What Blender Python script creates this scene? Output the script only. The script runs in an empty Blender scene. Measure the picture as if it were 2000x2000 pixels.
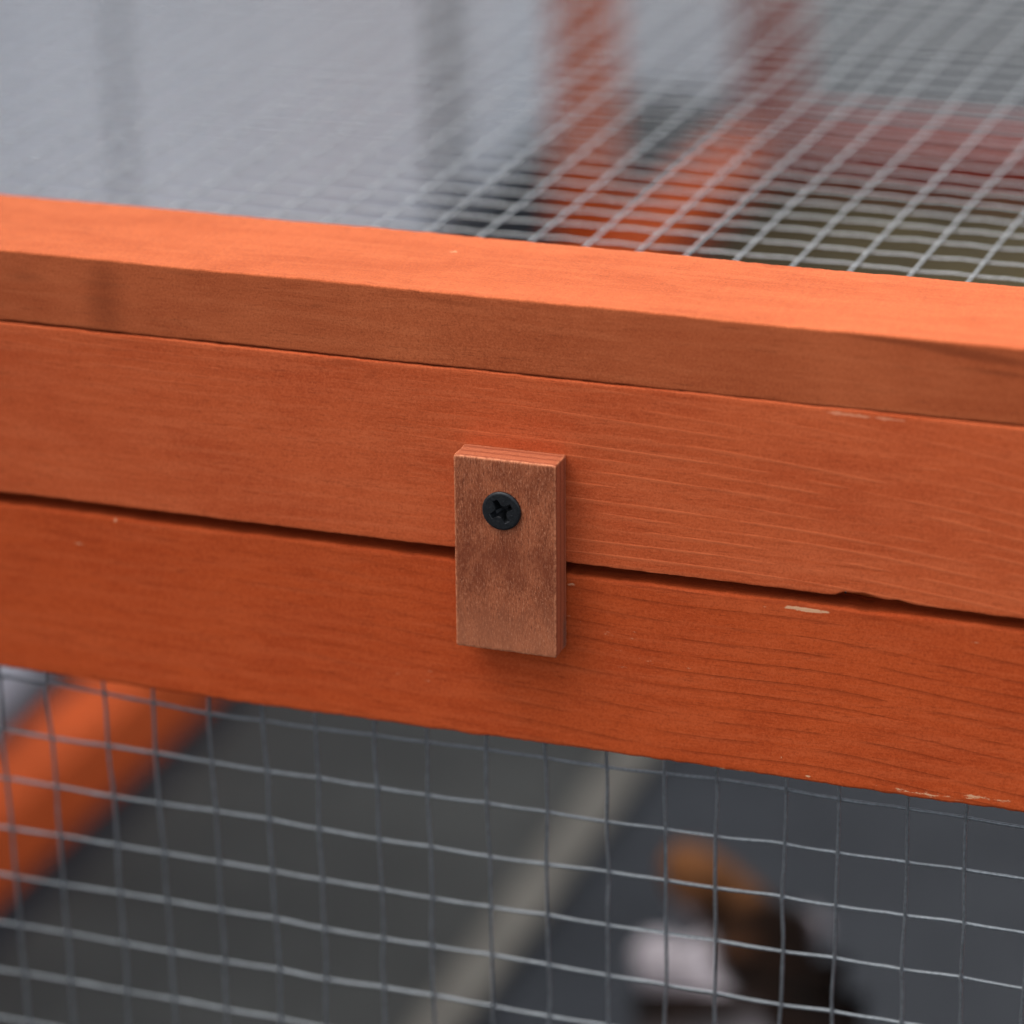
import bpy, bmesh, math, random
import numpy as np
from mathutils import Vector, Matrix, noise
S = 0.001                                   # everything below is written in millimetres
rnd = random.Random(7); R = np.random.RandomState(7)
scn = bpy.context.scene; COL = scn.collection

# ------------------------------------------------------------------ camera
cd = bpy.data.cameras.new('camera'); cam = bpy.data.objects.new('camera', cd); COL.objects.link(cam)
r_ = Vector((0.94360819, 0.3308604, -0.01161827)); u_ = Vector((-0.11145151, 0.35051166, 0.92990329)); f_ = Vector((-0.31174051, 0.87616949, -0.36762056))
M = Matrix((r_, u_, -f_)).transposed().to_4x4(); M.translation = Vector((220.728, -585.067, 234.373)) * S
cam.matrix_world = M
cd.sensor_width = 36; cd.lens = 6406.55 / 2000 * 36; cd.clip_start = .02; cd.clip_end = 60
cd.dof.use_dof = True; cd.dof.aperture_fstop = 6.4; cd.dof.aperture_blades = 6; cd.dof.aperture_rotation = math.radians(30)
cd.dof.focus_distance = (Vector((14, 2, -16)) - Vector((220.728, -585.067, 234.373))).dot(f_) * S
scn.camera = cam

# ------------------------------------------------------------------ light
SUN_EL, SUN_AZ = math.radians(63), math.radians(268)    # azimuth from +Y towards +X: an overcast, very soft sun
w = bpy.data.worlds.new('World'); scn.world = w; w.use_nodes = True
nt = w.node_tree; bg = nt.nodes['Background']
sky = nt.nodes.new('ShaderNodeTexSky'); sky.sky_type = 'NISHITA'; sky.sun_disc = False
sky.sun_elevation = SUN_EL; sky.sun_rotation = SUN_AZ; sky.air_density = 1.0; sky.dust_density = 4.0; sky.ozone_density = .6
hs = nt.nodes.new('ShaderNodeHueSaturation'); hs.inputs['Saturation'].default_value = .45     # overcast: a greyer dome
nt.links.new(sky.outputs[0], hs.inputs['Color']); nt.links.new(hs.outputs[0], bg.inputs[0]); bg.inputs[1].default_value = .14
sd = bpy.data.lights.new('sun', 'SUN'); sun = bpy.data.objects.new('sun', sd); COL.objects.link(sun)
sd.energy = 1.5; sd.angle = math.radians(80); sd.color = (1, .95, .88)
dirv = Vector((math.sin(SUN_AZ) * math.cos(SUN_EL), math.cos(SUN_AZ) * math.cos(SUN_EL), math.sin(SUN_EL)))
sun.rotation_euler = dirv.to_track_quat('Z', 'Y').to_euler()
scn.view_settings.view_transform = 'Standard'; scn.view_settings.look = 'None'
scn.view_settings.exposure = 1.45; scn.view_settings.gamma = 1

# ------------------------------------------------------------------ node helpers
class N:
    def __init__(s, name):
        s.m = bpy.data.materials.new(name); s.m.use_nodes = True; s.t = s.m.node_tree
        s.b = s.t.nodes['Principled BSDF']; s.obj = s.n('ShaderNodeTexCoord').outputs['Object']
    def n(s, k, **kw):
        x = s.t.nodes.new(k)
        for a, b in kw.items(): setattr(x, a, b)
        return x
    def put(s, sock, v):
        if isinstance(v, bpy.types.NodeSocket): s.t.links.new(v, sock)
        else: sock.default_value = v
    def math(s, op, a, b=0.0, c=0.0, clamp=False):
        x = s.n('ShaderNodeMath', operation=op, use_clamp=clamp)
        for i, v in enumerate((a, b, c)): s.put(x.inputs[i], v)
        return x.outputs[0]
    def scale(s, v, sc, off=(0, 0, 0)):
        x = s.n('ShaderNodeMapping'); s.put(x.inputs[0], v); x.inputs['Scale'].default_value = sc; x.inputs['Location'].default_value = off
        return x.outputs[0]
    def noise(s, v, sc=1.0, det=3.0, rough=.5, dist=0.0):
        x = s.n('ShaderNodeTexNoise'); s.put(x.inputs['Vector'], v); x.inputs['Scale'].default_value = sc
        x.inputs['Detail'].default_value = det; x.inputs['Roughness'].default_value = rough; x.inputs['Distortion'].default_value = dist
        return x.outputs[0]
    def ramp(s, v, a, b, lo=0.0, hi=1.0):
        x = s.n('ShaderNodeMapRange'); x.clamp = True; x.interpolation_type = 'SMOOTHSTEP'
        s.put(x.inputs[0], v); x.inputs[1].default_value = a; x.inputs[2].default_value = b; x.inputs[3].default_value = lo; x.inputs[4].default_value = hi
        return x.outputs[0]
    def mix(s, f, a, b, mode='MIX'):
        x = s.n('ShaderNodeMix', data_type='RGBA', blend_type=mode); s.put(x.inputs[0], f)
        for i, v in ((6, a), (7, b)): s.put(x.inputs[i], v if isinstance(v, bpy.types.NodeSocket) else (*v, 1))
        return x.outputs[2]
    def attr(s, name):
        x = s.n('ShaderNodeAttribute'); x.attribute_name = name; return x.outputs['Fac']
    def bump(s, h, strength, dist_mm):
        x = s.n('ShaderNodeBump'); s.put(x.inputs['Height'], h); x.inputs['Strength'].default_value = strength; x.inputs['Distance'].default_value = dist_mm * S
        s.t.links.new(x.outputs[0], s.b.inputs['Normal'])
    def fin(s, col, rough=.6, spec=.3, metal=0.0):
        s.put(s.b.inputs['Base Color'], col if isinstance(col, bpy.types.NodeSocket) else (*col, 1)); s.put(s.b.inputs['Roughness'], rough)
        s.b.inputs['Specular IOR Level'].default_value = spec; s.b.inputs['Metallic'].default_value = metal
        return s.m

def wood(name, base, dark, light, axis=0, ring=0.0, ringlight=True, pore=.5, off=0.0, mott=.6, fibre=.6, grit=.5, spec=.12, rough=.72, raw=(.62, .36, .2)):
    """stained softwood: object coordinates in mm, grain along the given axis"""
    q = N(name); mm = q.scale(q.obj, (1000,) * 3, (off, off * .7, off * .3))
    def st(a, b):
        v = [b, b, b]; v[axis] = a; return q.scale(mm, v)
    f1 = q.noise(st(.22, 2.6), 1, 4, .62, .3)            # fine fibres
    f2 = q.noise(st(.035, .55), 1, 3, .55, .6)           # broad streaks
    mo = q.noise(st(.03, .06), 1, 4, .6, .4)             # cloudy take-up of the stain
    gr = q.noise(mm, 2.2, 4, .75)                         # grit of the sprayed stain
    dash = q.noise(st(.14, 1.7), 1, 2, .5, .2)           # pores
    c = q.mix(q.ramp(mo, .3, .7), dark, base)
    c = q.mix(q.math('MULTIPLY', q.ramp(f2, .42, .68), mott), c, light)
    c = q.mix(q.math('MULTIPLY', q.ramp(f1, .54, .72), fibre * .5), c, light)
    c = q.mix(q.math('MULTIPLY', q.ramp(f1, .45, .3), fibre * .55), c, tuple(v * .55 for v in dark))
    c = q.mix(q.math('MULTIPLY', q.ramp(dash, .36, .28), pore), c, tuple(v * .35 for v in dark))
    c = q.mix(q.math('MULTIPLY', q.ramp(gr, .5, .66), grit * .6), c, light); c = q.mix(q.math('MULTIPLY', q.ramp(gr, .5, .34), grit * .6), c, tuple(v * .6 for v in dark))
    h = q.math('MULTIPLY_ADD', f1, .6, q.math('MULTIPLY', gr, grit))
    if ring:
        g = q.attr('ring'); ra = q.attr('ringamp')
        g = q.math('ADD', g, q.math('MULTIPLY', q.math('SUBTRACT', q.noise(st(.012, .12), 1, 2, .5), .5), .7))
        fr = q.math('FRACT', g)
        line = q.math('MULTIPLY', q.ramp(fr, .0, .8), q.ramp(fr, .93, .83))
        sharp = q.math('POWER', line, 9.0)
        brk = q.ramp(q.noise(st(.06, .5), 1, 2, .5), .36, .58)
        sharp = q.math('MULTIPLY', q.math('MULTIPLY', sharp, brk), ra)
        c = q.mix(q.math('MULTIPLY', sharp, ring), c, tuple(v * 1.1 for v in light) if ringlight else tuple(v * .38 for v in dark))
        h = q.math('ADD', h, q.math('MULTIPLY', sharp, 1.0 if ringlight else -.7))
    wr = q.attr('wear')
    wn = q.noise(st(.35, 1.3), 1, 4, .7)
    wm = q.ramp(q.math('ADD', wr, q.math('MULTIPLY', q.math('SUBTRACT', wn, .5), 1.5)), .52, .7)
    c = q.mix(q.math('MULTIPLY', wm, .85), c, raw)
    st_ = q.attr('stain')
    c = q.mix(q.math('MULTIPLY', q.ramp(q.math('ADD', st_, q.math('MULTIPLY', q.math('SUBTRACT', f2, .5), .8)), .2, .9), .6), c, tuple(v * .5 for v in dark))
    q.bump(h, .5, .13)
    return q.fin(c, q.ramp(gr, .3, .7, rough, rough + .15), spec)

def plain(name, col, rough=.6, metal=0.0, spec=.3, var=.0, vs=.02, bump=0.0, bs=1.0):
    q = N(name); mm = q.scale(q.obj, (1000,) * 3)
    c = col
    if var:
        c = q.mix(q.ramp(q.noise(mm, vs, 5, .6), .3, .7), tuple(v * (1 - var) for v in col), tuple(min(1, v * (1 + var)) for v in col))
    if bump: q.bump(q.noise(mm, bs, 4, .6), .6, bump)
    return q.fin(c, rough, spec, metal)

M_board = wood('stained_fir', (.46, .083, .023), (.39, .062, .016), (.55, .125, .044), raw=(.60, .22, .115), ring=.6, ringlight=True, pore=.35, mott=.35, fibre=.75, grit=.8)
M_lid = wood('stained_fir_lid', (.39, .088, .028), (.31, .062, .018), (.47, .125, .045), pore=.3, off=37, mott=.3, fibre=.6, grit=.9)
M_rail = wood('stained_fir_rail', (.44, .066, .013), (.37, .049, .009), (.52, .102, .031), ring=.4, ringlight=False, pore=.35, off=91, mott=.3, fibre=.75, grit=.8)
M_frame = wood('stained_frame', (.56, .088, .018), (.45, .065, .012), (.6, .12, .03), off=55)
M_red = wood('dark_red_frame', (.27, .034, .018), (.22, .027, .014), (.32, .045, .025), off=155)  # darker, redder version of the frame wood
M_ply = None

def latch_mat():
    q = N('latch_plywood'); mm = q.scale(q.obj, (1000,) * 3)
    f1 = q.noise(q.scale(mm, (2.4, 2.4, .42)), 1, 4, .72, .25)
    f2 = q.noise(q.scale(mm, (1.5, 1.5, .3)), 1, 3, .6, .4)
    mo = q.noise(q.scale(mm, (.22, .22, .12)), 1, 3, .6, .3)
    base = q.mix(q.ramp(mo, .34, .66), (.19, .042, .013), (.31, .083, .031))
    base = q.mix(q.math('MULTIPLY', q.ramp(f1, .47, .33), .85), base, (.12, .024, .007))
    base = q.mix(q.math('MULTIPLY', q.ramp(f1, .54, .7), .7), base, (.46, .17, .08))
    base = q.mix(q.math('MULTIPLY', q.ramp(f2, .58, .72), .35), base, (.42, .16, .08))
    sx = q.n('ShaderNodeSeparateXYZ'); q.put(sx.inputs[0], mm)
    f3 = q.noise(q.scale(mm, (3.6, 3.6, 1.1)), 1, 3, .8, .2)
    base = q.mix(q.math('MULTIPLY', q.ramp(f3, .48, .36), .7), base, (.10, .022, .007)); base = q.mix(q.math('MULTIPLY', q.ramp(f3, .54, .66), .6), base, (.52, .22, .12))
    lowz = q.ramp(q.math('ADD', sx.outputs[2], q.math('MULTIPLY', mo, 14)), -20, -36)      # paler worn foot of the button
    base = q.mix(q.math('MULTIPLY', lowz, .45), base, (.40, .135, .062))
    rim = q.ramp(q.math('ADD', q.math('ABSOLUTE', q.math('ADD', sx.outputs[2], 22.0)), q.math('MULTIPLY', mo, 10)), 11, 5)
    base = q.mix(q.math('MULTIPLY', rim, .4), base, (.16, .032, .010))                     # darker handled band under the screw
    base = q.mix(q.math('MULTIPLY', q.ramp(f2, .4, .28), .5), base, (.17, .04, .014))
    # cut edges: plies
    sy = q.n('ShaderNodeSeparateXYZ'); q.put(sy.inputs[0], mm); y = sy.outputs[1]
    yy = q.math('ADD', y, q.math('MULTIPLY', q.math('SUBTRACT', q.noise(q.scale(mm, (.3, .3, .3)), 1, 2, .5), .5), .5))
    ply = q.math('SINE', q.math('MULTIPLY', yy, 2 * math.pi / 2.4))
    side = q.mix(q.ramp(ply, -.2, .9), (.36, .098, .042), (.28, .068, .028))
    side = q.mix(q.math('MULTIPLY', q.ramp(ply, .94, 1.0), .4), side, (.12, .025, .01))
    sn = q.noise(q.scale(mm, (1.6, 3, 1.6)), 1, 4, .65)
    side = q.mix(q.math('MULTIPLY', q.ramp(sn, .42, .3), .5), side, (.25, .05, .02))
    side = q.mix(q.math('MULTIPLY', q.ramp(sn, .56, .7), .4), side, (.62, .24, .13))
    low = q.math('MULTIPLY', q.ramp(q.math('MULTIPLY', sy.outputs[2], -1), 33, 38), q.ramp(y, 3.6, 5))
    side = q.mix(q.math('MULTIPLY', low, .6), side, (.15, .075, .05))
    edge = q.attr('edge'); fr = q.attr('front')
    c = q.mix(fr, side, base)
    en = q.noise(mm, .9, 3, .6)
    c = q.mix(q.math('MULTIPLY', q.math('MULTIPLY', edge, q.ramp(en, .3, .62)), .9), c, (.62, .22, .10))  # frayed arrises, with the skylight they catch also put into the colour
    q.bump(q.math('ADD', q.math('MULTIPLY', f1, .9), q.math('MULTIPLY', f2, .4)), .6, .22)
    return q.fin(c, .62, .25)
M_ply = latch_mat()

def zinc_mat(name, col, rough=.38, metal=.7):
    q = N(name); mm = q.scale(q.obj, (1000,) * 3)
    n = q.noise(mm, 1.3, 4, .65); n2 = q.noise(mm, .09, 2, .5)
    c = q.mix(q.ramp(n, .35, .65), tuple(v * .62 for v in col), col)
    c = q.mix(q.math('MULTIPLY', q.ramp(n2, .5, .7), .35), c, tuple(v * .6 for v in col))
    q.bump(n, .5, .12)
    return q.fin(c, q.ramp(n, .3, .7, rough - .06, rough + .15), .5, metal)
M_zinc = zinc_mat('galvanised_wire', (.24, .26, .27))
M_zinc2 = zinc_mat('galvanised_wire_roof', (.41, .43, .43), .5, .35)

q = N('black_screw'); mm = q.scale(q.obj, (1000,) * 3); n = q.noise(mm, 2.2, 4, .6); q.bump(n, .35, .05)
M_screw = q.fin(q.mix(q.ramp(n, .35, .7), (.008, .009, .010), (.018, .019, .021)), .42, .4, .35)

# ------------------------------------------------------------------ mesh helpers
def link(name, me, mat, parent=None, loc=(0, 0, 0), kind=None, label=None):
    me.name = name; o = bpy.data.objects.new(name, me); COL.objects.link(o); o.location = Vector(loc) * S
    if mat is not None: me.materials.append(mat)
    if parent is not None: o.parent = parent
    if kind: o['kind'] = kind
    if label: o['label'] = label
    return o
def mesh_np(v, faces4, smooth=True, attrs=None):
    me = bpy.data.meshes.new('m'); v = np.asarray(v, np.float32) * S; f = np.asarray(faces4, np.int32)
    me.vertices.add(len(v)); me.vertices.foreach_set('co', v.ravel())
    k = f.shape[1]; me.loops.add(f.size); me.loops.foreach_set('vertex_index', f.ravel())
    me.polygons.add(len(f)); me.polygons.foreach_set('loop_start', np.arange(0, f.size, k, dtype=np.int32)); me.polygons.foreach_set('loop_total', np.full(len(f), k, np.int32))
    me.polygons.foreach_set('use_smooth', np.full(len(f), smooth))
    me.update(calc_edges=True)
    for a, vals in (attrs or {}).items():
        at = me.attributes.new(a, 'FLOAT', 'POINT'); at.data.foreach_set('value', np.asarray(vals, np.float32))
    return me
def vnoise(x, seed, wl):
    """smooth 1-D value noise, about -1..1"""
    rs = np.random.RandomState(seed); t = rs.uniform(-1, 1, 4096); a = np.asarray(x) / wl + 2000.; i = np.floor(a).astype(int); f = a - i; f = f * f * (3 - 2 * f)
    return t[i % 4096] * (1 - f) + t[(i + 1) % 4096] * f
def box_bm(bm, x0, x1, y0, y1, z0, z1, bev=1.0):
    r = bmesh.ops.create_cube(bm, size=1); vs = r['verts']
    for v in vs: v.co = Vector(((x0 + x1) / 2 + v.co.x * (x1 - x0), (y0 + y1) / 2 + v.co.y * (y1 - y0), (z0 + z1) / 2 + v.co.z * (z1 - z0))) * S
    if bev: bmesh.ops.bevel(bm, geom=list({e for v in vs for e in v.link_edges}), offset=bev * S, segments=2, affect='EDGES', profile=.6)
def box(name, mat, parent, x0, x1, y0, y1, z0, z1, bev=1.0, **k):
    bm = bmesh.new(); box_bm(bm, x0, x1, y0, y1, z0, z1, bev); me = bpy.data.meshes.new(name); bm.to_mesh(me); bm.free()
    return link(name, me, mat, parent, **k)

def board(name, mat, parent, X0, X1, y0, y1, z0, z1, bev=.7, seed=1, eb=None, et=None, ring=None, wear=None, stain=None, dx=.6, nz=60, rough=.12):
    """a sawn board running along X: dense where the close-up looks, edges worn unevenly"""
    xs = np.concatenate([np.linspace(X0, -136, 40)[:-1], np.arange(-136, 140, dx), np.linspace(140, X1, 40)])
    prof = []
    for t in np.linspace(z0 + bev, z1 - bev, nz): prof.append((y0, t))
    for a in (22, 45, 68): prof.append((y0 + bev - bev * math.cos(math.radians(a)), z1 - bev + bev * math.sin(math.radians(a))))
    for t in np.linspace(y0 + bev, y1 - bev, 24): prof.append((t, z1))
    prof.append((y1 - bev * .3, z1 - bev * .3))
    for t in np.linspace(z1 - bev, z0 + bev, 6): prof.append((y1, t))
    prof.append((y1 - bev * .3, z0 + bev * .3))
    for t in np.linspace(y1 - bev, y0 + bev, 12): prof.append((t, z0))
    for a in (68, 45, 22): prof.append((y0 + bev - bev * math.cos(math.radians(a)), z0 + bev - bev * math.sin(math.radians(a))))
    P = np.array(prof); n = len(P); m = len(xs)
    Xg, W = np.meshgrid(xs, (P[:, 1] - z0) / (z1 - z0), indexing='ij')
    Y = np.tile(P[:, 0], (m, 1)); Z = np.tile(P[:, 1], (m, 1))
    e0 = rough * (vnoise(xs, seed, 3.1) * .6 + vnoise(xs, seed + 1, .9) * .5 + vnoise(xs, seed + 2, 24) * 1.2) + (eb(xs) if eb else 0)
    e1 = rough * (vnoise(xs, seed + 3, 2.7) * .6 + vnoise(xs, seed + 4, .8) * .5 + vnoise(xs, seed + 5, 30) * 1.2) + (et(xs) if et else 0)
    Z = Z + e0[:, None] * (1 - W) ** 8 + e1[:, None] * W ** 8
    # slight cupping and planer ripple of the face
    front = np.exp(-((Y - y0) / 3) ** 2)
    Y = Y + front * (.10 * vnoise(xs, seed + 7, 40)[:, None] + .03 * vnoise(xs, seed + 8, 7)[:, None])
    V = np.stack([Xg, Y, Z], -1).reshape(-1, 3)
    i = np.arange(m - 1)[:, None] * n; j = np.arange(n)[None, :]; j2 = (j + 1) % n
    F = np.stack([i + j, i + n + j, i + n + j2, i + j2], -1).reshape(-1, 4)[:, ::-1]
    zz = V[:, 2]; xx = V[:, 0]
    A = dict(wear=np.zeros(len(V)), stain=np.zeros(len(V)), ring=np.zeros(len(V)), ringamp=np.zeros(len(V)))
    if wear: A['wear'] = wear(xx, V[:, 1], zz)
    if stain: A['stain'] = stain(xx, V[:, 1], zz)
    if ring: A['ring'], A['ringamp'] = ring(xx, zz)
    me = mesh_np(V, F[:, ::-1], True, A)
    bm = bmesh.new(); bm.from_mesh(me); bmesh.ops.holes_fill(bm, edges=[e for e in bm.edges if e.is_boundary], sides=0); bmesh.ops.recalc_face_normals(bm, faces=bm.faces); bm.to_mesh(me); bm.free()
    return link(name, me, mat, parent)
def blob(x, z, items):
    a = np.zeros(len(x))
    for (cx, cz, rx, rz, s, tilt) in items:
        a = np.maximum(a, s * np.exp(-(((x - cx) / rx) ** 2 + ((z - cz - tilt * (x - cx)) / rz) ** 2)))
    return a

def tubes(paths, rads, sides=6):
    V = []; F = []; base = 0
    ang = np.arange(sides) * 2 * math.pi / sides
    for P, r in zip(paths, rads):
        P = np.asarray(P, float); T = np.gradient(P, axis=0); T /= np.linalg.norm(T, axis=1)[:, None]
        ref = np.array([0, 0, 1.]) if abs(T[0][2]) < .9 else np.array([0, 1., 0])
        A = np.cross(T, ref); A /= np.linalg.norm(A, axis=1)[:, None]; B = np.cross(A, T)
        rr = np.broadcast_to(np.asarray(r, float), (len(P),))
        ringv = P[:, None, :] + rr[:, None, None] * (np.cos(ang)[None, :, None] * A[:, None, :] + np.sin(ang)[None, :, None] * B[:, None, :])
        V.append(ringv.reshape(-1, 3)); m = len(P)
        i = np.arange(m - 1)[:, None] * sides; j = np.arange(sides)[None, :]; j2 = (j + 1) % sides
        F.append(np.stack([i + j, i + j2, i + sides + j2, i + sides + j], -1).reshape(-1, 4) + base); base += m * sides
    return mesh_np(np.concatenate(V), np.concatenate(F), True)

# ------------------------------------------------------------------ setting
def grid_mesh(x0, x1, y0, y1, nx, ny, zf):
    xs = np.linspace(x0, x1, nx); ys = np.linspace(y0, y1, ny); X, Y = np.meshgrid(xs, ys, indexing='ij'); Z = zf(X, Y)
    i = np.arange(nx - 1)[:, None] * ny; j = np.arange(ny - 1)[None, :]
    F = np.stack([i + j, i + ny + j, i + ny + j + 1, i + j + 1], -1).reshape(-1, 4)
    return mesh_np(np.stack([X, Y, Z], -1).reshape(-1, 3), F)
GZ = -450.
q = N('asphalt'); mm = q.scale(q.obj, (1000,) * 3)
a = q.noise(mm, .012, 5, .6); b = q.noise(mm, .35, 4, .7)
c = q.mix(q.ramp(a, .3, .7), (.015, .017, .020), (.024, .027, .031)); c = q.mix(q.math('MULTIPLY', q.ramp(b, .5, .75), .5), c, (.045, .048, .053))
q.bump(b, .8, 1.5); M_ground = q.fin(c, .85, .2)
link('ground', grid_mesh(-30000, 30000, -30000, 30000, 61, 61, lambda X, Y: GZ + 0 * X), M_ground, kind='structure')
# greyer-green floor slab left of the batten
M_slab = plain('worn_screed', (.030, .031, .028), .85, var=.25, vs=.01, bump=1.0, bs=.3)
box('floor_slab', M_slab, None, -395, -206, 60, 1180, GZ - 20, GZ + 4, 2, kind='structure')
M_soil = plain('dry_soil', (.05, .037, .012), .95, var=.45, vs=.02, bump=4, bs=.1)
link('soil_patch', grid_mesh(-385, 420, 1185, 1725, 90, 60, lambda X, Y: GZ + 2 + 8 * np.clip(np.minimum(Y - 1185, 1725 - Y) / 60, 0, 1) * np.clip(np.minimum(X + 385, 420 - X) / 60, 0, 1) + 1.5 * vnoise(X, 5, 18) + 1.5 * vnoise(Y, 6, 15)), M_soil, kind='structure')

# panel fence along the left side and across the back corner
fence = bpy.data.objects.new('panel_fence', None); COL.objects.link(fence); fence.location = Vector((-560, 1200, GZ)) * S
fence.rotation_euler.z = math.radians(5.5)
fence['label'] = 'blurred pale blue-grey panel fence standing behind the left side of the hutch'; fence['category'] = 'fence'
M_white = plain('pale_paint', (.76, .785, .80), .5, var=.05, vs=.004)
M_grey = plain('grey_post_paint', (.05, .047, .047), .6, var=.1)
def fpanel(name, mat, x0, x1, y0, y1, z0, z1, bev=2, ribs=True):
    bm = bmesh.new(); box_bm(bm, x0 + 575, x1 + 575, y0 - 1200, y1 - 1200, z0 - GZ, z1 - GZ, bev)
    if ribs:
        along_y = (y1 - y0) > (x1 - x0); n_ = max(1, int(max(y1 - y0, x1 - x0) // 88))
        for k in range(1, n_):
            if along_y: yk = y0 + (y1 - y0) * k / n_; box_bm(bm, x1 + 575 - 1, x1 + 575 + 3, yk - 1200 - 9, yk - 1200 + 9, z0 - GZ + 3, z1 - GZ - 3, 1)
            else: xk = x0 + (x1 - x0) * k / n_; box_bm(bm, xk + 575 - 9, xk + 575 + 9, y0 - 1200 - 3, y0 - 1200 + 1, z0 - GZ + 3, z1 - GZ - 3, 1)
    me = bpy.data.meshes.new(name); bm.to_mesh(me); bm.free(); return link(name, me, mat, fence)
for (a0, a1) in ((650, 886), (910, 1505), (1592, 1935)): fpanel('panel', M_white, -576, -562, a0, a1, GZ + 6, GZ + 1100)
fpanel('panel', M_white, -556, -378, 1950, 1964, GZ + 6, GZ + 1100)
for (a0, a1) in ((878, 918), (1497, 1600)): fpanel('post', M_grey, -612, -577, a0, a1, GZ, GZ + 1130, 2, False)
for (a0, a1) in ((-360, 135), (147, 640)):          # unseen near bays parallel to the hutch, added to keep the run shaded
    bm = bmesh.new(); box_bm(bm, -7, 7, -(a1 - a0) / 2, (a1 - a0) / 2, 0, 1094, 2)
    me = bpy.data.meshes.new('panel'); bm.to_mesh(me); bm.free(); o = link('panel', me, M_white, fence)
    o.rotation_euler.z = -math.radians(5.5); o.location = Matrix.Rotation(-math.radians(5.5), 3, 'Z') @ (Vector((-497 + 560, (a0 + a1) / 2 - 1200, 6)) * S)
fpanel('post', M_grey, -600, -562, 1940, 1975, GZ, GZ + 1130, 2, False)

# ------------------------------------------------------------------ the hutch
hutch = bpy.data.objects.new('rabbit_hutch', None); COL.objects.link(hutch); hutch.location = Vector((0, 7.1, GZ)) * S
hutch['label'] = 'orange-stained wooden hutch with wire mesh roof and wire mesh front door'; hutch['category'] = 'hutch'
def H(o):                                    # keep world coordinates while parenting to the hutch
    if o.parent is None: o.parent = hutch
    o.matrix_parent_inverse = Matrix.Translation(-hutch.location); return o
Y0 = 7.1
px = lambda x: x
# main front board
def ring_main(x, z):
    right = 1 / (1 + np.exp(-(x - 2) / 9)); fan = np.clip((x - 30) / 90, 0, None)
    g = (z + 8 + 6.5 * fan ** 2 + .0 * x) / (3.0 - .5 * np.clip((x - 20) / 100, 0, 1))
    upl = 1 / (1 + np.exp((x + 52) / 9)) * (1 / (1 + np.exp(-(z - 5) / 2.)))
    g = np.where(x < -35, (z + .05 * (x + 60)) / 2.1, g)
    g = g + .35 * vnoise(x, 31, 45)
    return g, np.clip(right * (.35 + .65 * (1 / (1 + np.exp((z - 8) / 3.)))) + .55 * upl, 0, 1)
def eb_main(x):
    bump_ = lambda a, b, s: 1 / (1 + np.exp(-(x - a) / s)) - 1 / (1 + np.exp(-(x - b) / s))
    return 1.15 * bump_(79.5, 85, .5) + .7 * bump_(85, 92.5, .9) + .25 * bump_(-140, 8, 2) + .25 * np.sin(x * .9) * bump_(80, 92, .6)
o = board('front_board', M_board, hutch, -435, 470, Y0, Y0 + 17, -23.95, 15.75, .42, 3, eb=eb_main, et=lambda x: .10 * vnoise(x, 61, 9) - .05 + .28 / (1 + np.exp(-(x - 5) / 12)), ring=ring_main,
    wear=lambda x, y, z: blob(x, z, [(80, 14.9, 6.5, .55, .95, -.01), (88, 14.7, 4.5, .5, .9, 0), (22.5, 15.1, 1.8, .35, .85, .05), (-25, 13.6, 3, .7, .5, .2), (100, 14.6, 8, .25, .6, 0), (86, -23.7, 4, .35, .4, 0)]) * np.exp(-((y - Y0) / 1.5) ** 2),
    stain=lambda x, y, z: blob(x, z, [(-112, 4, 12, 10, .45, 0), (-26, 14.5, 6, 1.5, .5, .1), (-20, 13, 3, 1.5, .6, .4)]))
H(o)
# stop strip behind the gap
H(box('door_stop', M_frame, hutch, -430, 465, Y0 + 9.6, Y0 + 30, -50, -24.4, .5))
# lid: front rail (visible), side and back rails, roof wire mesh
o = board('lid_rail', M_lid, hutch, -480, 471, Y0 + .1, 45.9, 16.12, 31.9, .45, 13,
    wear=lambda x, y, z: np.maximum(blob(x, z, [(-2, 31.4, 18, .25, .4, 0)]) * np.exp(-((y - Y0) / 1.2) ** 2),
        blob(x, y, [(-20.2, 36.1, 1.6, .7, .95, 0), (-12, 34, 1.6, .5, .85, 0), (-29, 34.5, 1.6, .7, .8, .3), (-26.9, 26.4, .5, .5, .9, 0), (-66, 22, .4, .5, .8, 0), (-37, 33, 1.5, .5, .8, .2)]) * (z > 31)),
    stain=lambda x, y, z: blob(x, z, [(-80.5, 23, 6, 14, .75, 0), (-100, 27, 8, 2.5, .5, -.1), (-108, 21, 5, 3, .5, 0), (103, 29.8, 16, 1.3, 1.1, -.09), (92, 30.8, 16, .8, 1.0, -.03), (110, 26.5, 9, .8, .8, -.05), (-60, 30.5, 10, .8, .5, 0), (-5, 30.2, 14, .7, .6, -.04), (-30, 16.6, 40, .5, .35, 0)]) * np.exp(-((y - Y0) / 2.) ** 2))
H(o)
roofz = lambda y: 14.0 + .0497 * (y - 50)
for nm, a in (('lid_rail', (-480, -448, 46.2, 1740)), ('lid_rail', (433, 471, 46.2, 1740))):
    oo = box(nm, M_frame, hutch, a[0], a[1], a[2], a[3], 0, 16, .6)
    for v in oo.data.vertices: v.co.z += (roofz(v.co.y / S) + 1) * S
    H(oo)
oo = box('lid_rail', M_frame, hutch, -480, 471, 1740.5, 1778, roofz(1759) + 1, roofz(1759) + 17, .6); H(oo)
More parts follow.
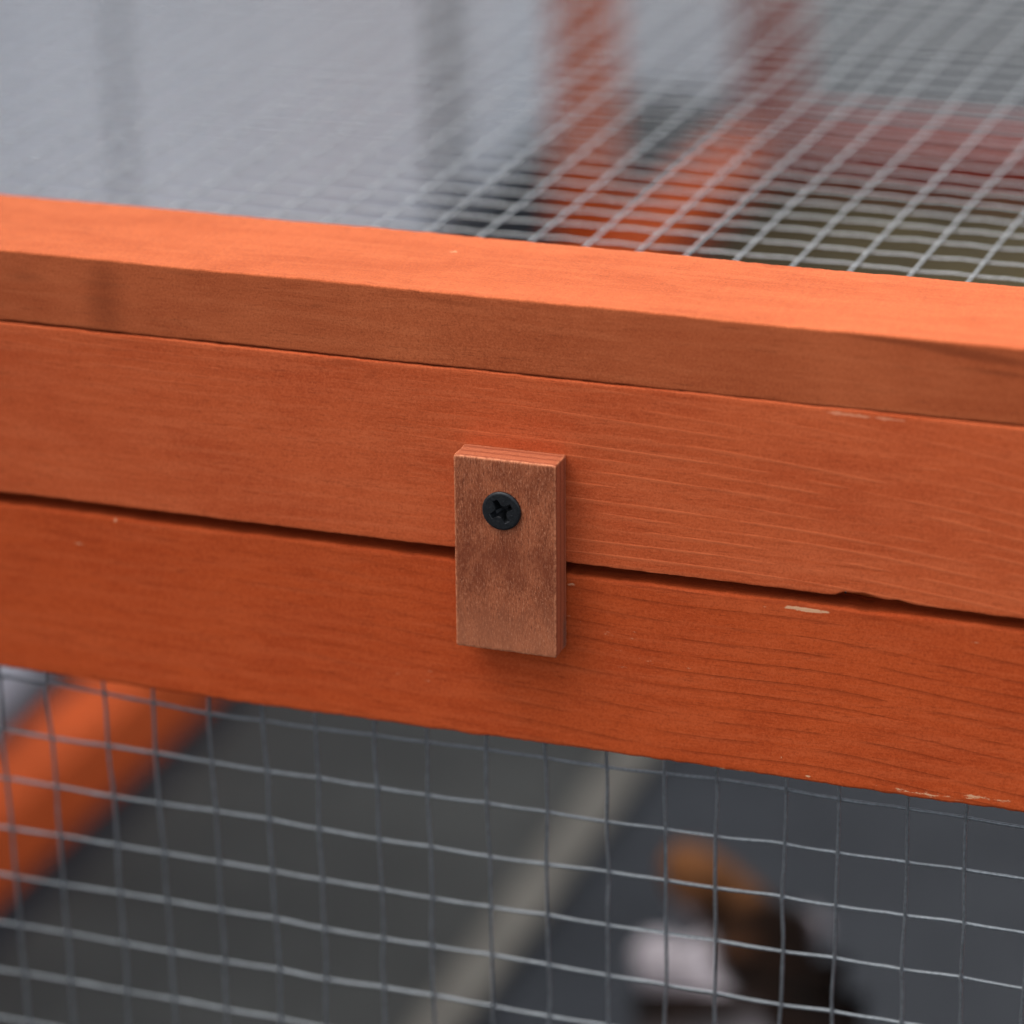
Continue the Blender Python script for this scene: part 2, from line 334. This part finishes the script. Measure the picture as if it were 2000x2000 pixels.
# door (swings under the turn button): rails and mesh
ring_low = lambda x, z: ((z + .06 * x + 1.6 * vnoise(x, 71, 40) + 30) / (3.6), np.clip(.35 + .65 / (1 + np.exp(-(x - 10) / 20)), 0, 1))
rails = []
o = board('door_rail', M_rail, hutch, -392, 428, Y0 + .8, Y0 + 9, -66.6, -26.75, .75, 23, ring=ring_low, rough=.16,
    eb=lambda x: .35 * vnoise(x, 81, 60) + .1 * vnoise(x, 82, 2), et=lambda x: -.45 * np.exp(-((x - 84) / 5) ** 2),
    wear=lambda x, y, z: blob(x, z, [(72, -28.0, 6.5, .48, 1.2, -.03), (64, -27.8, 6, .3, .9, 0), (63, -28.6, 8, .3, .6, -.03), (22.5, -29, 1.6, .8, .62, 0), (24, -31, 1.4, .5, .62, .2), (28, -33, 1.5, .5, .55, 0), (22, -36, 1.2, .5, .55, 0), (112, -32, 2, .6, .6, -.2), (107, -30.5, 2, .5, .6, 0), (116, -31, 2, .6, .6, 0),
        (56, -66.3, 12, .3, .75, .02), (73.7, -65.2, 1.0, .5, .85, 0), (68, -62, .6, .8, .6, 0), (96, -65.2, 12, .7, .6, -.02), (110, -64.7, 9, .8, .68, 0), (100, -65.9, 8, .35, .9, 0), (-81.4, -27.3, .5, .5, .95, 0), (-76, -27.8, .8, .3, .8, 0), (-72, -28.2, .8, .25, .7, 0), (-91, -34, 3, .3, .6, .1), (-60, -40, 8, 3, .42, 0), (40, -45, 25, 8, .34, 0), (-10, -55, 30, 6, .34, 0), (30, -38, 20, 5, .36, 0)]),
    stain=lambda x, y, z: blob(x, z, [(86, -28, 6, 1, .8, 0), (60, -27.5, 60, .5, .4, 0)]))
H(o)
H(box('door_rail', M_frame, hutch, -392, 428, Y0, Y0 + 16, -438, -398, 1))
H(box('door_stile', M_frame, hutch, -392, -352, Y0 + .2, Y0 + 15.8, -397.8, -67.2, 1)); H(box('door_stile', M_frame, hutch, 388, 428, Y0 + .2, Y0 + 15.8, -397.8, -67.2, 1))
# corner posts and floor rails of the run
for (a, b, c2, d) in ((-435, -395, Y0 + 18, Y0 + 46), (431, 470, Y0 + 18, Y0 + 46)): H(box('corner_post', M_frame, hutch, a, b, c2, d, GZ, 15, 1))
H(box('corner_post', M_frame, hutch, 431, 470, 1735, 1775, GZ, 95, 1))
H(box('corner_post', M_red, hutch, -424, -380, 1739, 1778, GZ, 94, 1))
H(box('side_post', M_frame, hutch, -455, -417, 1400, 1432, GZ, 80, 1))
oo = H(box('floor_rail', M_frame, hutch, -448, -414, 50, 1736, GZ + 5, GZ + 43, 1))
for v in oo.data.vertices: v.co.x += (v.co.y - .6) * .014      # the old run has gone slightly out of square
H(box('floor_rail', M_frame, hutch, 425, 470, 50, 1732, GZ + 5, GZ + 47, 1))
H(box('floor_rail', M_red, hutch, -379, 424, 1738, 1772, GZ + 5, GZ + 50, 1))

# wire mesh of the door (columns measured one by one: real welded mesh is uneven)
cols = [-117.02, -104.87, -90.41, -78.61, -64.51, -51.62, -39.39, -25.33, -13.25, 1.02, 14.16, 27.69, 40.53, 52.36, 66.79, 78.44, 93.29, 105.82]
allc = list(np.arange(-117 - 12.7 * 20, -118, 12.7)) + cols + list(np.arange(105.82 + 13, 405, 12.9))
YM = 16.6; zrow0 = -73.57
paths = []; rads = []
wob = lambda x, z: .7 * math.sin(x * .021 + z * .013) + .5 * math.sin(z * .045 + 1.3)
for k, cx in enumerate(allc):
    z = np.arange(-26, -425, -3.2); near = abs(cx) < 150
    dx = .35 * vnoise(z, 200 + k, 11) + .45 * vnoise(z, 400 + k, 60)
    yy = YM + .45 * np.cos(2 * math.pi * (z - zrow0) / 12.844) * 0 + .15 * vnoise(z, 300 + k, 15) - .33
    paths.append(np.stack([cx + dx, yy + np.array([wob(cx, t) for t in z]), z], 1)); rads.append(.37 + .05 * vnoise(z, 500 + k, 3))
for r in range(-3, 28):
    z = zrow0 - 12.844 * r
    x = np.arange(-385, 422, 3.1)
    d = .3 * vnoise(x, 600 + r, 13) + .35 * vnoise(x, 700 + r, 70) - (.12 * np.abs(np.sin(x * math.pi / 12.8)))
    if r == 0: d = d + .8 * vnoise(x, 777, 28) - .1
    paths.append(np.stack([x, YM + .33 + np.array([wob(t, z) for t in x]) + .12 * vnoise(x, 800 + r, 9), z + d], 1)); rads.append(.37 + .06 * vnoise(x, 900 + r, 2.5))
for k, cx in enumerate(allc):                # weld lumps where the wires cross
    if abs(cx) > 150: continue
    for r in range(-1, 10):
        z = zrow0 - 12.844 * r; t = np.linspace(-1, 1, 7)
        d = .3 * vnoise(cx, 600 + r, 13) + .35 * vnoise(cx, 700 + r, 70) - (.12 * abs(math.sin(cx * math.pi / 12.8))) + (.8 * vnoise(cx, 777, 28) - .1 if r == 0 else 0)
        c0 = np.array([cx + .35 * vnoise(z, 200 + k, 11) + .45 * vnoise(z, 400 + k, 60), YM + wob(cx, z), z + d]); s_ = rnd.uniform(.52, .66)
        paths.append(c0 + np.outer(t * rnd.uniform(.5, .75), [1, 0, -.1])); rads.append(s_ * np.sqrt(np.clip(1 - t * t, .01, 1)))
wires = tubes(paths, rads, 8)
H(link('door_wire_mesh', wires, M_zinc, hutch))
# roof wire mesh
paths = []; rads = []
tcols = [-47.67, -34.87, -22.07, -9.14, 3.67, 15.03, 26.4, 39.63, 52.76, 65.73, 79.06]
tall = list(np.arange(-47.67 - 12.9 * 33, -48, 12.9)) + tcols + list(np.arange(79.06 + 13, 465, 13))
sag = lambda x, y: .35 * np.sin(x * .03 + y * .011) + .25 * np.sin(y * .05 + x * .02)
for k, cx in enumerate(tall):
    y = np.concatenate([np.arange(30, 460, 3.1), np.linspace(463, 1765, 60)])
    paths.append(np.stack([cx + .0734 * y * np.clip(1 - y / 3000, 0, 1) + .25 * vnoise(y, 40 + k, 25), y, roofz(y) + .33 + sag(cx, y)], 1)); rads.append(np.full(len(y), .29))
nrow = int((1765 - 15.4) / 9.384)
for r in range(nrow):
    y = 99.835 + 9.384 * (r - 7)
    if y < 28: continue
    x = np.arange(-474, 466, 3.1 if y < 460 else 22)
    paths.append(np.stack([x, y + .35 * vnoise(x, 1000 + r, 12) + .5 * vnoise(x, 1300 + r, 60), roofz(y) - .33 + sag(x, y) - .25 * np.abs(np.sin((x - 3.6) * math.pi / 12.9))], 1)); rads.append(np.full(len(x), .245))
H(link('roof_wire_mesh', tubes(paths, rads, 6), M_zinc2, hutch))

# ------------------------------------------------------------------ turn button
def rbox(w_, d_, h_, r, st, seed):
    """box 0..w, 0..d, -h..0 with softened, slightly ragged arrises"""
    faces = []; verts = []
    def grid(o, a, b, na, nb):
        i0 = len(verts)
        for i in range(na + 1):
            for j in range(nb + 1): verts.append([o[k] + a[k] * i / na + b[k] * j / nb for k in range(3)])
        for i in range(na):
            for j in range(nb):
                p = i0 + i * (nb + 1) + j; faces.append((p, p + nb + 1, p + nb + 2, p + 1))
    nx, ny, nz = int(w_ / st), int(d_ / st), int(h_ / st)
    grid((0, 0, -h_), (w_, 0, 0), (0, 0, h_), nx, nz); grid((0, d_, -h_), (0, 0, h_), (w_, 0, 0), nz, nx)
    grid((0, 0, -h_), (0, 0, h_), (0, d_, 0), nz, ny); grid((w_, 0, -h_), (0, d_, 0), (0, 0, h_), ny, nz)
    grid((0, 0, 0), (w_, 0, 0), (0, d_, 0), nx, ny); grid((0, 0, -h_), (0, d_, 0), (w_, 0, 0), ny, nx)
    P = np.array(verts); lo = np.array([0, 0, -h_]); hi = np.array([w_, d_, 0.])
    n3 = np.array([noise.noise(Vector(p) * .9 + Vector((seed, 0, 0))) for p in P]); rr = np.clip(r * (1 + .7 * n3), .12, None)[:, None]
    C = np.clip(P, lo + rr, hi - rr); D = P - C; L = np.linalg.norm(D, axis=1)[:, None]
    Q = np.where(L > 1e-9, C + D / np.maximum(L, 1e-9) * np.minimum(L, rr), P)
    # distance to the second-nearest face = distance to the nearest arris
    dd = np.sort(np.stack([P[:, 0], w_ - P[:, 0], P[:, 1], d_ - P[:, 1], P[:, 2] + h_, -P[:, 2]], 1), axis=1)[:, 1]
    jit = np.exp(-dd / .5) * .10
    Q = Q + jit[:, None] * np.stack([[noise.noise(Vector(p) * 2.2 + Vector((a, 7, 3))) for p in P] for a in (0, 20, 40)], 1)
    edge = np.exp(-(dd / .32) ** 2); front = (P[:, 1] < .001).astype(float)
    return Q, faces, edge, front
Q, F, edge, front = rbox(22, 6.9, 42.5, .42, .3, 5)
Q[:, 0] += -Q[:, 2] * -.004
me = mesh_np(Q, F, True, dict(edge=edge, front=front))
bm = bmesh.new(); bm.from_mesh(me); bmesh.ops.remove_doubles(bm, verts=bm.verts, dist=2e-6); bmesh.ops.delete(bm, geom=[f for f in bm.faces if abs(f.calc_center_median().y) < .0004 and (Vector((f.calc_center_median().x, f.calc_center_median().z)) - Vector((.01045, -.011))).length < .0036], context='FACES'); bmesh.ops.recalc_face_normals(bm, faces=bm.faces); bm.to_mesh(me); bm.free()
latch = H(link('turn_button', me, M_ply, hutch))
# screw
def screw():
    bm = bmesh.new(); Rr = 4.15; rot = math.radians(30); c0 = Vector((0, 0))
    arm, hw = 2.6, .62; cross = []
    for k in range(4):
        a = rot + k * math.pi / 2; d = Vector((math.cos(a), math.sin(a))); n_ = Vector((-d.y, d.x))
        nd = n_
        cross += [d * arm - n_ * hw * .95, d * arm + n_ * hw * .95]
        for t in (0, .5, 1):          # rounded inner corner between this arm and the next
            ang = t; p = d * (1.25 * (1 - t) + .70 * t) + nd * (.70 * (1 - t) + 1.25 * t); p = p * (1 - .10 * math.sin(math.pi * t)); cross.append(p)
    def ringv(r, y, n=72): return [bm.verts.new(Vector((r * math.cos(2 * math.pi * i / n), y, r * math.sin(2 * math.pi * i / n))) * S) for i in range(n)]
    r0 = ringv(3.6, .5); r1 = ringv(Rr, -.15); r2 = ringv(Rr + .03, -.42); r3 = ringv(Rr - .06, -.62); r4 = ringv(Rr - .24, -.76); r5 = ringv(Rr - .5, -.80)
    for a, b in ((r0, r1), (r1, r2), (r2, r3), (r3, r4), (r4, r5)):
        for i in range(72): f = bm.faces.new((a[i], a[(i + 1) % 72], b[(i + 1) % 72], b[i])); f.smooth = True
    def cr(s, y): return [bm.verts.new(Vector((p.x * s, y, p.y * s)) * S) for p in cross]
    c1 = cr(1.03, -.81); c2 = cr(.97, -.70); c3 = cr(.72, .9); c4 = cr(.3, 1.9)
    m = len(cross)
    for a, b in ((c1, c2), (c2, c3), (c3, c4)):
        for i in range(m): bm.faces.new((a[i], a[(i + 1) % m], b[(i + 1) % m], b[i]))
    bm.faces.new(c4)
    ed = []
    for l in (r5, c1):
        for i in range(len(l)): ed.append(bm.edges.get((l[i], l[(i + 1) % len(l)])))
    bmesh.ops.triangle_fill(bm, use_beauty=True, use_dissolve=False, edges=ed)
    # four small cast nibs between the arms
    for k in range(4):
        a = rot + math.pi / 4 + k * math.pi / 2; p = Vector((2.45 * math.cos(a), -.83, 2.45 * math.sin(a)))
        g = bmesh.ops.create_icosphere(bm, subdivisions=1, radius=.16 * S); 
        for v in g['verts']: v.co = Vector((v.co.x, v.co.y * .5, v.co.z)) + p * S
    bmesh.ops.recalc_face_normals(bm, faces=bm.faces)
    me = bpy.data.meshes.new('screw'); bm.to_mesh(me); bm.free(); return me
sc = link('screw', screw(), M_screw, latch); sc.location = Vector((10.45, 0, -11.0)) * S

# ------------------------------------------------------------------ pale batten on the floor
bt = box('floor_batten', plain('pale_batten', (.095, .088, .073), .8, var=.2, vs=.02), None, -10, 10, -560, 560, 0, 7, 1)
bt.location = Vector((-195, 620, GZ + 4)) * S
bt['label'] = 'blurred pale beige batten lying on the dark floor seen through the door mesh'; bt['category'] = 'batten'

# ------------------------------------------------------------------ rabbit
def rabbit():
    nodes = [(0, 300, -396, 50), (-18, 345, -394, 48), (-34, 392, -386, 38), (-46, 425, -376, 31), (-58, 442, -368, 28), (-82, 440, -376, 15), (-99, 463, -376, 9),
        # ears
        (-60, 448, -350, 15), (-74, 452, -342, 16), (-91, 457, -329, 7),
        (-42, 456, -354, 11), (-37, 461, -357, 9), (-33, 463, -361, 6),
        # legs
        (-44, 400, -420, 15), (-66, 394, -441, 10), (-40, 440, -418, 15), (-62, 446, -441, 10), (-34, 320, -424, 24), (-50, 345, -440, 11), (34, 330, -420, 24), (22, 360, -440, 11), (4, 248, -405, 18), (-76, 414, -382, 25)]
    edges = [(0, 1), (1, 2), (2, 3), (3, 4), (4, 5), (5, 6), (4, 7), (7, 8), (8, 9), (4, 10), (10, 11), (11, 12), (2, 13), (13, 14), (2, 15), (15, 16), (0, 17), (17, 18), (0, 19), (19, 20), (0, 21), (3, 22)]
    me = bpy.data.meshes.new('rabbit'); me.from_pydata([Vector(n[:3]) * S for n in nodes], edges, [])
    o = bpy.data.objects.new('rabbit', me); COL.objects.link(o)
    mo = o.modifiers.new('skin', 'SKIN'); sk = me.skin_vertices[0].data
    for i, n in enumerate(nodes): sk[i].radius = (n[3] * S, n[3] * S)
    sk[1].use_root = True
    o.modifiers.new('sub', 'SUBSURF').levels = 3; o.modifiers['sub'].render_levels = 3
    dg = bpy.context.evaluated_depsgraph_get(); ev = bpy.data.meshes.new_from_object(o.evaluated_get(dg))
    o.modifiers.clear(); o.data = ev; ev.name = 'rabbit'
    base = Vector((-10, 400, GZ)) * S
    for v in ev.vertices: v.co -= base
    o.location = base
    for p in ev.polygons: p.use_smooth = True
    q = N('rabbit_fur'); mm = q.scale(q.obj, (1000,) * 3); wob_ = q.noise(mm, .08, 3, .6)
    def sph(p, r, soft=.3):
        d = q.n('ShaderNodeVectorMath', operation='DISTANCE'); q.put(d.inputs[0], mm); d.inputs[1].default_value = Vector(p) - Vector((-10, 400, GZ))
        return q.ramp(q.math('ADD', d.outputs['Value'], q.math('MULTIPLY', q.math('SUBTRACT', wob_, .5), 6)), r * (1 + soft), r * (1 - soft))
    c = q.mix(q.ramp(q.noise(mm, .03, 3, .6), .4, .6), (.004, .003, .0025), (.010, .005, .003))
    for p, r in (((-90, 457, -330), 11), ((-82, 455, -336), 13), ((-73, 452, -341), 13), ((-62, 449, -344), 11)): c = q.mix(sph(p, r), c, (.15, .062, .024))
    c = q.mix(sph((-56, 428, -352), 9), c, (.05, .022, .011))
    sp = q.n('ShaderNodeSeparateXYZ'); q.put(sp.inputs[0], mm)
    side = q.math('ADD', q.math('MULTIPLY', sp.outputs[0], -.846), q.math('MULTIPLY', sp.outputs[1], -.534))
    side = q.math('ADD', side, (-.846 * -10 - .534 * 400) - (-.846 * -93 - .534 * 460))
    side = q.math('ADD', side, q.math('MULTIPLY', q.math('SUBTRACT', wob_, .5), 8)); side = q.math('ADD', side, 4)
    flank = q.math('MULTIPLY', q.ramp(side, -3, 3), q.math('MULTIPLY', q.ramp(sp.outputs[2], 110, 102), q.ramp(sp.outputs[2], -2, 4)))
    c = q.mix(flank, c, (.36, .33, .345)); c = q.mix(q.math('MULTIPLY', sph((-35, 463, -357), 9), .7), c, (.42, .38, .39))
    q.bump(q.noise(mm, 1.2, 3, .7), .7, .8); ev.materials.append(q.fin(c, .9, .03))
    o['label'] = 'small brown, black and white rabbit crouching behind the door mesh'; o['category'] = 'rabbit'
    me_e = plain('dark_eye', (.01, .008, .007), .12)
    for (x, y, z) in ((-74, 418, -369), (-84, 450, -369)):
        bm = bmesh.new(); bmesh.ops.create_uvsphere(bm, u_segments=14, v_segments=10, radius=4.2 * S); m2 = bpy.data.meshes.new('eye'); bm.to_mesh(m2); bm.free()
        for p in m2.polygons: p.use_smooth = True
        e = link('eye', m2, me_e, o); e.location = Vector((x, y, z)) * S - base
rabbit()
